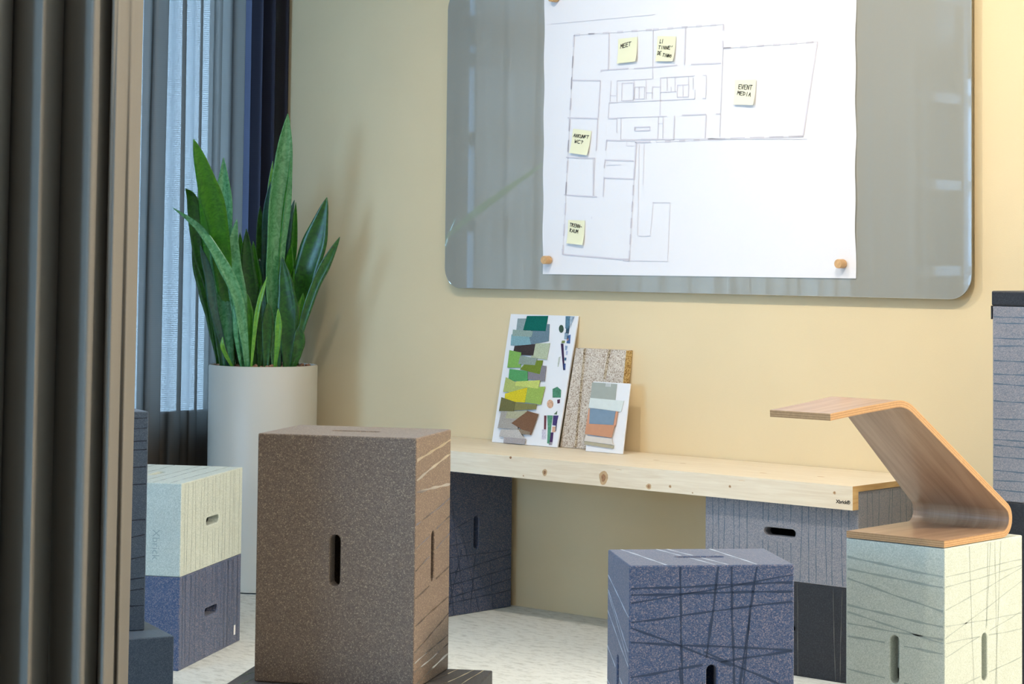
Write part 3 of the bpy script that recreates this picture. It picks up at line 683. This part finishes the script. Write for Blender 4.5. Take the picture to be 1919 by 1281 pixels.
def sticky(pts, lines, label, mat='note', seed=0):
    """pts TL,TR,BR,BL pixels; lines: (text, u, v, width, height, slope) in note units"""
    P = [ony(x, y, PY - .003) for x, y in pts]; org = P[0].lerp(P[1], .5)
    t = thing('sticky_note', org, label, 'sticky note', group='sticky notes on the floor plan')
    def at(u, v, o=0):     # v 0 = top
        p = P[0].lerp(P[1], u).lerp(P[3].lerp(P[2], u), v); return (p + Vector((0, -.0065 * v ** 3 * (.75 + .5 * u) - o, 0)) - org) * S
    bm = bmesh.new(); n = 8; g = [[bm.verts.new(at(i / n, j / n)) for i in range(n + 1)] for j in range(n + 1)]
    for j in range(n):
        for i in range(n): bm.faces.new((g[j][i], g[j+1][i], g[j+1][i+1], g[j][i+1]))
    link('note_sheet', bm, M[mat], t, True)
    bm = bmesh.new(); rn = random.Random(seed)
    for txt, u0, v0, w, h, sl in lines:
        cw = w / max(len(txt), 1)
        for k, ch in enumerate(txt):
            for stroke in GL[ch]:
                q = [(u0 + cw * (k + .78 * x) + (y - .5) * .02, v0 + h * (1 - y) + sl * (k + x) * cw + rn.uniform(-.006, .006)) for x, y in stroke]
                for a, b in zip(q, q[1:]):
                    A_, B_ = at(*a, .0006), at(*b, .0006); d = (B_ - A_); 
                    if d.length < 1e-6: continue
                    d.normalize(); s = Vector((-d.z, 0, d.x)) * .0010; A_ -= d * .0007; B_ += d * .0007
                    bm.faces.new([bm.verts.new(z) for z in (A_ - s, B_ - s, B_ + s, A_ + s)])
    link('handwriting', bm, M['ink'], t)
sticky([(1158.5,73),(1194.5,69),(1194,115.5),(1158,119.5)], [('MEET', .14, .23, .56, .17, -.12)], 'yellow sticky note reading MEET at the top left of the plan', seed=1)
sticky([(1232,67.5),(1267,68),(1264,115),(1230,115)], [('LI', .16, .13, .2, .15, 0), ('TINNE\'', .1, .38, .8, .13, .03), ('DE', .08, .6, .22, .15, 0), ('TINNO', .38, .68, .52, .12, .12)], 'yellow sticky note with four handwritten words, right of the MEET note', seed=2)
sticky([(1377,150),(1417,149),(1414.6,197),(1376,196)], [('EVENT', .2, .18, .66, .18, .06), ('MEDIA', .16, .44, .68, .15, .12)], 'cream sticky note reading EVENT MEDIA on the right wing of the plan', 'note_pale', 3)
sticky([(1074,241),(1108,245.6),(1103,291),(1068.8,286.7)], [('ANKUNFT', .08, .2, .84, .13, .0), ('WC?', .18, .42, .5, .14, .03)], 'yellow sticky note reading ANKUNFT WC? at the left side of the plan', seed=4)
sticky([(1064.7,412),(1096,413),(1094.8,459),(1063.6,455.7)], [('TRENN-', .12, .12, .76, .14, .1), ('RAUM', .14, .36, .52, .14, .08)], 'yellow sticky note reading TRENN-RAUM near the lower left peg', seed=5)
def peg(px, py, label):
    q = ony(px, py, PY - .004)
    bm = bmesh.new(); r = .0105 * S; Lp = .022 * S; n = 20
    rr = [(r * .96, 0), (r, .001), (r, Lp - .0015), (r * .93, Lp)]
    rings = [[bm.verts.new((a * math.cos(2*math.pi*i/n), -l, a * math.sin(2*math.pi*i/n))) for i in range(n)] for a, l in rr]
    for a, b in zip(rings, rings[1:]):
        for i in range(n): bm.faces.new((a[i], a[(i+1) % n], b[(i+1) % n], b[i]))
    bm.faces.new(rings[0]); bm.faces.new(rings[-1])
    o = link('wooden_peg', bm, M['peg'], loc=q * S); tag(o, label, 'peg', 'wooden pegs holding the plan')
peg(1029, 487, 'round wooden magnet peg at the lower left corner of the plan')
peg(1580, 494, 'round wooden magnet peg at the lower right corner of the plan')
peg(1042, -3, 'round wooden magnet peg at the top edge of the plan')

# ------------------------------------------------------------------ sample boards leaning on the wall
def crop(x, y): return 900 + x / 4.419, 570 + y / 4.419
def leaning(name, tl, tr, br, bl, ytop, t, label, cat, mats, ybot=None, pname='panel'):
    BL, BR = onz(*bl, ZT + .0008), onz(*br, ZT + .0008)
    if ybot is not None: BL, BR = ony(*bl, ybot), ony(*br, ybot)
    yb = (BL.y + BR.y) / 2
    TL, TR = ony(*tl, ytop), ony(*tr, ytop)
    w = Vector((BR.x - BL.x, 0, 0)); 
    BL = Vector((BL.x, yb, ZT + .0008)); BR = Vector((BR.x, yb, ZT + .0008)); zt = (TL.z + TR.z) / 2
    TL = Vector((TL.x, ytop, zt)); TR = Vector((TR.x, ytop, zt))
    org = BL.lerp(BR, .5)
    th = thing(name, org, label, cat)
    bm = bmesh.new(); prism(bm, [(q - org) * S for q in (BL, BR, TR, TL)], Vector((0, t * S, 0)))
    o = link(pname, bm, mats, th); 
    if len(mats) > 1:
        for p in o.data.polygons:
            if p.normal.x > .6: p.material_index = 1
    bevel(o, .0008, 1)
    n = (BR - BL).cross(TL - BL).normalized()
    if n.y > 0: n = -n
    return th, org, BL, n
def quad_patch(bm, pts, P, n, org, off, mat=0, thick=0.0, curl=0):
    vs = [(onplane(*crop(*q), P, n) + n * off - org) * S for q in pts]
    if thick: prism(bm, vs, n * thick * S, mat)
    else:
        f = bm.faces.new([bm.verts.new(v) for v in vs]); f.material_index = mat; f.normal_update()
        if f.normal.dot(n) < 0: f.normal_flip()
sw, so, sP, sn = leaning('sample_board', (957, 588), (1084, 592), (1046, 838), (919.5, 828), -.006, .005, 'white moodboard with green, yellow and brown fabric swatches leaning on the wall', 'sample board', [M['cardwhite']], pname='backing_card')
SWT = [
 ([(313,118),(395,118),(375,225),(300,225)], (.26,.33,.33)), ([(430,165),(577,165),(570,305),(405,335)], (.15,.22,.26)), ([(262,250),(405,250),(428,345),(255,340)], (.22,.38,.41)),
 ([(275,210),(440,222),(430,270),(270,262)], (.28,.36,.31)), ([(392,97),(565,97),(545,222),(360,215)], (.008,.13,.10)), ([(465,325),(583,322),(555,460),(425,440)], (.46,.50,.34)),
 ([(290,345),(462,330),(445,425),(275,418)], (.055,.042,.04)), ([(248,380),(345,400),(340,525),(230,525)], (.22,.42,.10)), ([(405,490),(553,512),(540,640),(400,620)], (.24,.22,.24)),
 ([(400,465),(525,465),(500,580),(335,540)], (.17,.23,.035)), ([(340,425),(478,450),(460,505),(322,495)], (.27,.32,.27)), ([(250,535),(400,555),(400,640),(240,635)], (.10,.33,.12)),
 ([(220,605),(390,690),(375,740),(198,725)], (.42,.47,.15)), ([(400,690),(545,682),(510,832),(380,812)], (.32,.44,.10)), ([(215,740),(400,690),(378,815),(210,805)], (.66,.53,.03)),
 ([(305,640),(505,630),(488,700),(300,675)], (.55,.60,.16)), ([(185,770),(300,810),(285,888),(165,885)], (.16,.15,.06)), ([(300,815),(478,830),(470,870),(290,880)], (.23,.21,.08)),
 ([(185,885),(330,890),(320,1040),(155,1025)], (.38,.35,.31)), ([(235,890),(400,880),(385,950),(220,945)], (.42,.40,.26)), ([(405,885),(493,910),(430,1085),(270,985)], (.20,.105,.06)),
 ([(325,1030),(430,1060),(420,1080),(320,1075)], (.26,.20,.14)), ([(185,1035),(330,1040),(375,1115),(170,1095)], (.50,.46,.42)), ([(210,1100),(390,1115),(380,1160),(205,1150)], (.38,.34,.33))]
for i, (pts, c) in enumerate(SWT):
    bm = bmesh.new(); m_ = plain('swatch_fabric', c, .9, .1, .22, 420, .4, 500)
    lay = .0004 + .00022 * i
    quad_patch(bm, pts, sP, sn, so, lay, 0, .0012)
    link('fabric_swatch', bm, m_, sw)
PR = [([(708,98),(745,98),(742,200),(705,200)], (.10,.20,.27)), ([(745,98),(782,100),(760,160),(748,200)], (.35,.42,.48)), ([(765,105),(782,102),(765,150),(755,150)], (.02,.03,.05)), ([(712,195),(742,180),(735,240),(708,240)], (.04,.09,.13)), ([(700,235),(735,225),(728,290),(695,290)], (.25,.34,.42)),
      ([(722,260),(750,250),(745,325),(715,322)], (.07,.14,.30)), ([(678,300),(705,300),(700,322),(672,322)], (.20,.24,.08)), ([(668,325),(690,325),(700,545),(688,545)], (.045,.02,.06)), ([(690,490),(708,490),(706,545),(690,545)], (.06,.10,.25)),
      ([(705,340),(725,345),(718,380),(703,380)], (.30,.40,.55)), ([(600,700),(640,682),(672,710),(668,772),(600,772)], (.08,.24,.14)), ([(638,790),(662,785),(660,818),(640,822)], (.10,.04,.08)), ([(530,920),(550,920),(546,1035),(528,1035)], (.16,.05,.06)),
      ([(555,918),(603,920),(590,1010),(575,1155),(555,1150),(560,1020)], (.10,.28,.17)), ([(606,920),(650,920),(630,1005),(598,1000)], (.06,.04,.14)), ([(598,1012),(628,1012),(625,1058),(595,1058)], (.62,.36,.25)), ([(582,1060),(608,1060),(600,1140),(574,1140)], (.07,.03,.10)),
      ([(512,1035),(548,1035),(545,1118),(510,1118)], (.60,.55,.62)), ([(610,910),(640,880),(636,912)], (.12,.17,.10)), ([(570,1140),(600,1140),(596,1165),(568,1165)], (.3,.25,.27)), ([(628,965),(640,965),(630,1050),(622,1050)], (.12,.13,.15)),
      ([(650,440),(668,430),(650,515),(640,518)], (.50,.52,.44)), ([(712,385),(728,388),(722,420),(710,418)], (.42,.46,.60)), ([(698,440),(716,442),(712,465),(697,465)], (.08,.16,.24))]
def picture(pts, c):
    bm = bmesh.new(); quad_patch(bm, pts, sP, sn, so, .0006); link('printed_picture', bm, plain('print_ink', c, .6, .2, .25, 160), sw)
for pts, c in PR: picture(pts, c)
def disc(cx, cy, rx, ry, col):
    picture([(cx + rx * math.cos(a * math.pi / 9), cy + ry * math.sin(a * math.pi / 9)) for a in range(18)], col)
disc(672, 203, 20, 33, (.05, .09, .06)); disc(580, 825, 27, 36, (.66, .40, .26)); disc(725, 290, 10, 12, (.5, .3, .28))
wl, wo, wP, wn = leaning('wood_wool_panel', (1079, 652), (1174, 656), (1154, 846), (1050, 837), -.026, .0255, 'coarse wood-wool acoustic panel leaning on the wall behind the colour chip card', 'panel', [M['wool'], M['wool_edge']])
bm = bmesh.new()   # shallow grooves of the panel, pressed strips
for pts in (([(858,365),(878,365),(800,1185),(780,1185)]), ([(1062,370),(1085,372),(1040,620),(1018,620)])):
    quad_patch(bm, pts, wP, wn, wo, .0006)
link('groove', bm, foam('wood_wool_groove', [(0.0, (0.16, 0.10, 0.06)), (0.5, (0.42, 0.32, 0.2)), (1.0, (0.62, 0.5, 0.36))], 240, .9, .1), wl)
cd_, co, cP, cn = leaning('chip_card', (1112, 713), (1181.5, 720), (1167, 849), (1097, 843), -.0545, .0035, 'white card with grey, blue and orange colour chips leaning against the wood-wool panel', 'sample card', [M['cardwhite']], ybot=-.088, pname='backing_card')
for i, (pts, c, nm) in enumerate([([(930,645),(1135,660),(1120,800),(915,775)], (.36,.38,.33), 'g'), ([(915,775),(1195,800),(1170,892),(903,855)], (.66,.70,.66), 'w'), ([(905,865),(1148,890),(1128,1010),(885,1000)], (.60,.30,.18), 'o'),
                              ([(918,862),(1130,888),(1110,1003),(912,990)], (.20,.28,.36), 'b'), ([(893,990),(1128,1003),(1100,1108),(880,1075)], (.56,.27,.15), 'o'), ([(884,1088),(1095,1112),(1110,1165),(870,1132)], (.66,.60,.53), 'c'), ([(872,1132),(1115,1170),(1108,1196),(870,1160)], (.42,.37,.25), 't')]):
    bm = bmesh.new(); quad_patch(bm, pts, cP, cn, co, .0004 + .0011 * (i if i < 4 else (5 if i == 4 else 2 + i % 2)), 0, .0010)
    link('colour_chip', bm, plain('chip_paint', c, .55, .3, .03, 60), cd_)
bm = bmesh.new()
for x in (1046, 1058, 1070, 1080): quad_patch(bm, [(x, 650), (x + 5, 650), (x + 3, 683), (x - 2, 683)], cP, cn, co, .0020)
link('staples', bm, M['white_trim'], cd_)

# ------------------------------------------------------------------ plant
PC = ondepth(490, 900, 6.03); PC.z = 0
plant = thing('potted_snake_plant', (PC.x, PC.y, 0), 'tall snake plant in a cylindrical grey-beige planter in the corner by the curtains', 'plant')
bm = bmesh.new(); n = 64; R0 = .1475; ZP = .598
prof = [(0, .004), (R0 * .97, .004), (R0 * .985, .012), (R0, ZP - .004), (R0 - .002, ZP), (R0 - .009, ZP), (R0 - .011, ZP - .004), (R0 - .011, ZP - .05), (0, ZP - .05)]
rings = [[bm.verts.new(Vector((r * math.cos(2*math.pi*i/n), r * math.sin(2*math.pi*i/n), z)) * S) for i in range(n)] if r else [bm.verts.new(Vector((0, 0, z)) * S)] for r, z in prof]
for a, b in zip(rings, rings[1:]):
    for i in range(n):
        if len(a) == 1: bm.faces.new((a[0], b[(i+1) % n], b[i]))
        elif len(b) == 1: bm.faces.new((a[i], a[(i+1) % n], b[0]))
        else: bm.faces.new((a[i], a[(i+1) % n], b[(i+1) % n], b[i]))
o = link('planter', bm, M['pot'], plant, True)
o.data.set_sharp_from_angle(angle=math.radians(35)) if hasattr(o.data, 'set_sharp_from_angle') else None
bm = bmesh.new(); rp = random.Random(8)
for k in range(420):
    a = rp.random() * 2 * math.pi; r = (R0 - .02) * math.sqrt(rp.random()); s = rp.uniform(.004, .008) * S
    mtx = Matrix.Translation(Vector((r * math.cos(a), r * math.sin(a), ZP - .008 + rp.uniform(-.004, .008))) * S) @ Matrix.Diagonal((s, s * rp.uniform(.6, 1), s * rp.uniform(.5, .9), 1))
    bmesh.ops.create_icosphere(bm, subdivisions=1, radius=1, matrix=mtx)
o = link('clay_pebbles', bm, M['pebble'], plant); o['kind'] = 'stuff'
def leafmat(name, c1, c2, rough=.33):
    m, nt, p = new_mat(name); p.inputs['Roughness'].default_value = rough; p.inputs['Specular IOR Level'].default_value = .6
    tc = nt.nodes.new('ShaderNodeTexCoord'); mp = nt.nodes.new('ShaderNodeMapping'); mp.inputs['Scale'].default_value = (1, 1, 1.0)
    nt.links.new(tc.outputs['Object'], mp.inputs['Vector'])
    n = nt.nodes.new('ShaderNodeTexNoise'); n.inputs['Scale'].default_value = 60; n.inputs['Detail'].default_value = 5; n.inputs['Distortion'].default_value = 1.2
    nt.links.new(mp.outputs['Vector'], n.inputs['Vector'])
    r = nt.nodes.new('ShaderNodeValToRGB'); r.color_ramp.elements[0].position = .35; r.color_ramp.elements[0].color = (*c1, 1); r.color_ramp.elements[1].position = .65; r.color_ramp.elements[1].color = (*c2, 1)
    nt.links.new(n.outputs['Fac'], r.inputs['Fac']); nt.links.new(r.outputs['Color'], p.inputs['Base Color'])
    return m
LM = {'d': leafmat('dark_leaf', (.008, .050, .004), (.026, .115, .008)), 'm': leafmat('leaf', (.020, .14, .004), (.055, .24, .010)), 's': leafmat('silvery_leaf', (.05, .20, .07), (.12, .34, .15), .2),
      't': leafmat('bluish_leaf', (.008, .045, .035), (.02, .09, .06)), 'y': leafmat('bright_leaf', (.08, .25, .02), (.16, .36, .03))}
def leaf(pts, wid, dbase, dtip, mk, yaw=0.0, tipw=.72, cup=.25):
    """pts tip->base in crop coordinates, wid = widest in crop px, depth offsets from the planter axis"""
    P = [ondepth(300 + x / 2.463, 200 + y / 2.463, 6.03 + dbase + (dtip - dbase) * (1 - i / (len(pts) - 1)) ** 1.3) for i, (x, y) in enumerate(pts)][::-1]
    P[0].z = min(P[0].z, ZP - .012) ; P[0] = Vector((P[0].x, P[0].y, ZP - .014))
    off = Vector((P[0].x - PC.x, P[0].y - PC.y, 0)); mxr = R0 - .03
    if off.length > mxr: P[0] -= off * (1 - mxr / off.length)
    C = smooth_path(P, 7); n = len(C)
    hw = wid / 2.463 / 2 * 6.03 / 4166
    ln = [0]
    for a, b in zip(C, C[1:]): ln.append(ln[-1] + (b - a).length)
    bm = bmesh.new(); rows = []; rn = random.Random(int(pts[0][0] * 7 + pts[0][1])); ph = rn.random() * 6
    for i, c in enumerate(C):
        t = ln[i] / ln[-1]
        if t < tipw: w = .42 + .58 * math.sin(t / tipw * math.pi / 2) ** 1.4
        else: w = max(0.0, math.cos((t - tipw) / (1 - tipw) * math.pi / 2)) ** .8
        w = max(w, .02) * hw * (1 + .05 * math.sin(ph + t * 22))
        d = (C[min(i+1, n-1)] - C[max(i-1, 0)]).normalized()
        side = d.cross(fwd).normalized()
        yw = yaw + .25 * math.sin(ph + t * 2.2)
        side = (Matrix.Rotation(yw, 3, d) @ side)
        nn = side.cross(d)
        if nn.dot(fwd) > 0: nn = -nn
        e = w / max(.45, math.cos(yw))
        rows.append([bm.verts.new((c + side * (e * s) - nn * (cup * e * (1 - abs(s) ** 1.6)) + nn * cup * e * .5 - PC) * S) for s in (-1, -.6, -.2, .2, .6, 1)])
    for a, b in zip(rows, rows[1:]):
        for k in range(5): bm.faces.new((a[k], a[k+1], b[k+1], b[k]))
    o = link('leaf', bm, LM[mk], plant, True)
    s = o.modifiers.new('thick', 'SOLIDIFY'); s.thickness = .0022; s.offset = 0
leaf([(590,32),(562,250),(535,550),(520,850),(535,1185)], 88, -.05, -.08, 's', .55, .70, .55)
leaf([(598,60),(582,250),(545,520),(525,800),(538,1185)], 60, -.035, -.05, 'm', -.5, .70)
leaf([(155,150),(212,340),(262,520),(290,750),(330,1185)], 96, -.02, -.45, 'm', .1, .66)
leaf([(293,235),(292,430),(282,640),(292,850),(320,1185)], 98, -.06, -.12, 's', .3, .62, .55)
leaf([(58,465),(185,565),(290,730),(362,900),(398,1185)], 52, -.11, -.20, 's', .3, .5)
leaf([(118,378),(152,440),(172,640),(230,850),(270,1185)], 56, 0, -.15, 'd', .3, .85)
leaf([(176,365),(205,500),(232,650),(262,900),(300,1185)], 66, -.03, -.12, 'm', -.2, .6)
leaf([(148,645),(188,760),(240,920),(285,1185)], 86, .02, -.02, 'd', 0, .6)
leaf([(185,640),(225,780),(252,950),(268,1185)], 40, -.10, -.14, 't', .2)
leaf([(355,518),(333,680),(360,880),(392,1185)], 78, -.09, -.10, 's', .45, .6)
leaf([(398,562),(405,740),(420,930),(432,1185)], 82, -.05, -.05, 'd', 0, .55)
leaf([(462,458),(462,580),(468,760),(475,1185)], 44, .03, .02, 'd', .2)
leaf([(510,345),(495,470),(490,650),(485,1185)], 44, .02, .0, 't', .2)
leaf([(620,430),(588,560),(562,740),(548,1185)], 62, .02, .04, 't', .2, .6)
leaf([(626,440),(618,620),(600,820),(585,1185)], 34, .05, .05, 'm', -.3)
leaf([(770,418),(722,600),(665,790),(632,960),(612,1185)], 122, 0, -.02, 'd', 0, .62)
leaf([(830,600),(768,720),(715,830),(668,970),(622,1185)], 46, -.08, -.10, 'd', .3, .75)
leaf([(563,690),(582,840),(592,1000),(590,1185)], 96, -.07, -.07, 'd', 0, .5)
leaf([(605,640),(592,780),(598,1000),(600,1185)], 60, 0, 0, 'm', 0)
leaf([(495,780),(448,950),(408,1185)], 22, -.12, -.10, 'y', .2)
leaf([(500,900),(495,1050),(490,1185)], 50, -.09, -.09, 'd', 0)
leaf([(290,900),(308,1050),(322,1185)], 66, -.05, -.06, 'd', 0)
leaf([(642,1010),(640,1100),(635,1185)], 52, -.08, -.08, 'd', 0)
leaf([(545,930),(545,1050),(540,1185)], 30, -.115, -.11, 'y', 0)
leaf([(368,580),(376,720),(385,900),(395,1185)], 46, .04, .04, 'm', 0)
leaf([(288,1060),(292,1120),(298,1185)], 20, -.115, -.115, 'y', 0)
leaf([(345,880),(350,1050),(352,1185)], 22, -.12, -.12, 's', 0)
leaf([(520,250),(508,400),(512,700),(520,1185)], 34, .06, .05, 'y', .3)
leaf([(460,700),(452,850),(450,1000),(445,1185)], 70, 0, 0, 't', 0)
leaf([(535,620),(528,800),(520,1000),(515,1185)], 56, .01, .0, 't', .1)
leaf([(700,800),(660,920),(640,1050),(625,1185)], 40, .03, .02, 'd', .1)
leaf([(255,760),(262,900),(285,1185)], 44, -.03, -.04, 'm', .1)
leaf([(430,620),(440,780),(462,960),(470,1185)], 60, -.02, -.02, 'm', .2, .6)
leaf([(215,700),(240,860),(270,1020),(290,1185)], 60, -.04, -.06, 'd', .1, .6)
leaf([(335,760),(345,900),(360,1040),(365,1185)], 64, -.02, -.03, 'd', -.1, .6)
leaf([(660,860),(640,980),(622,1080),(605,1185)], 56, -.03, -.04, 'm', .1, .6)
leaf([(470,820),(468,960),(462,1185)], 52, -.06, -.06, 'd', .1)
leaf([(400,860),(410,1000),(418,1185)], 46, -.07, -.07, 'm', .1)
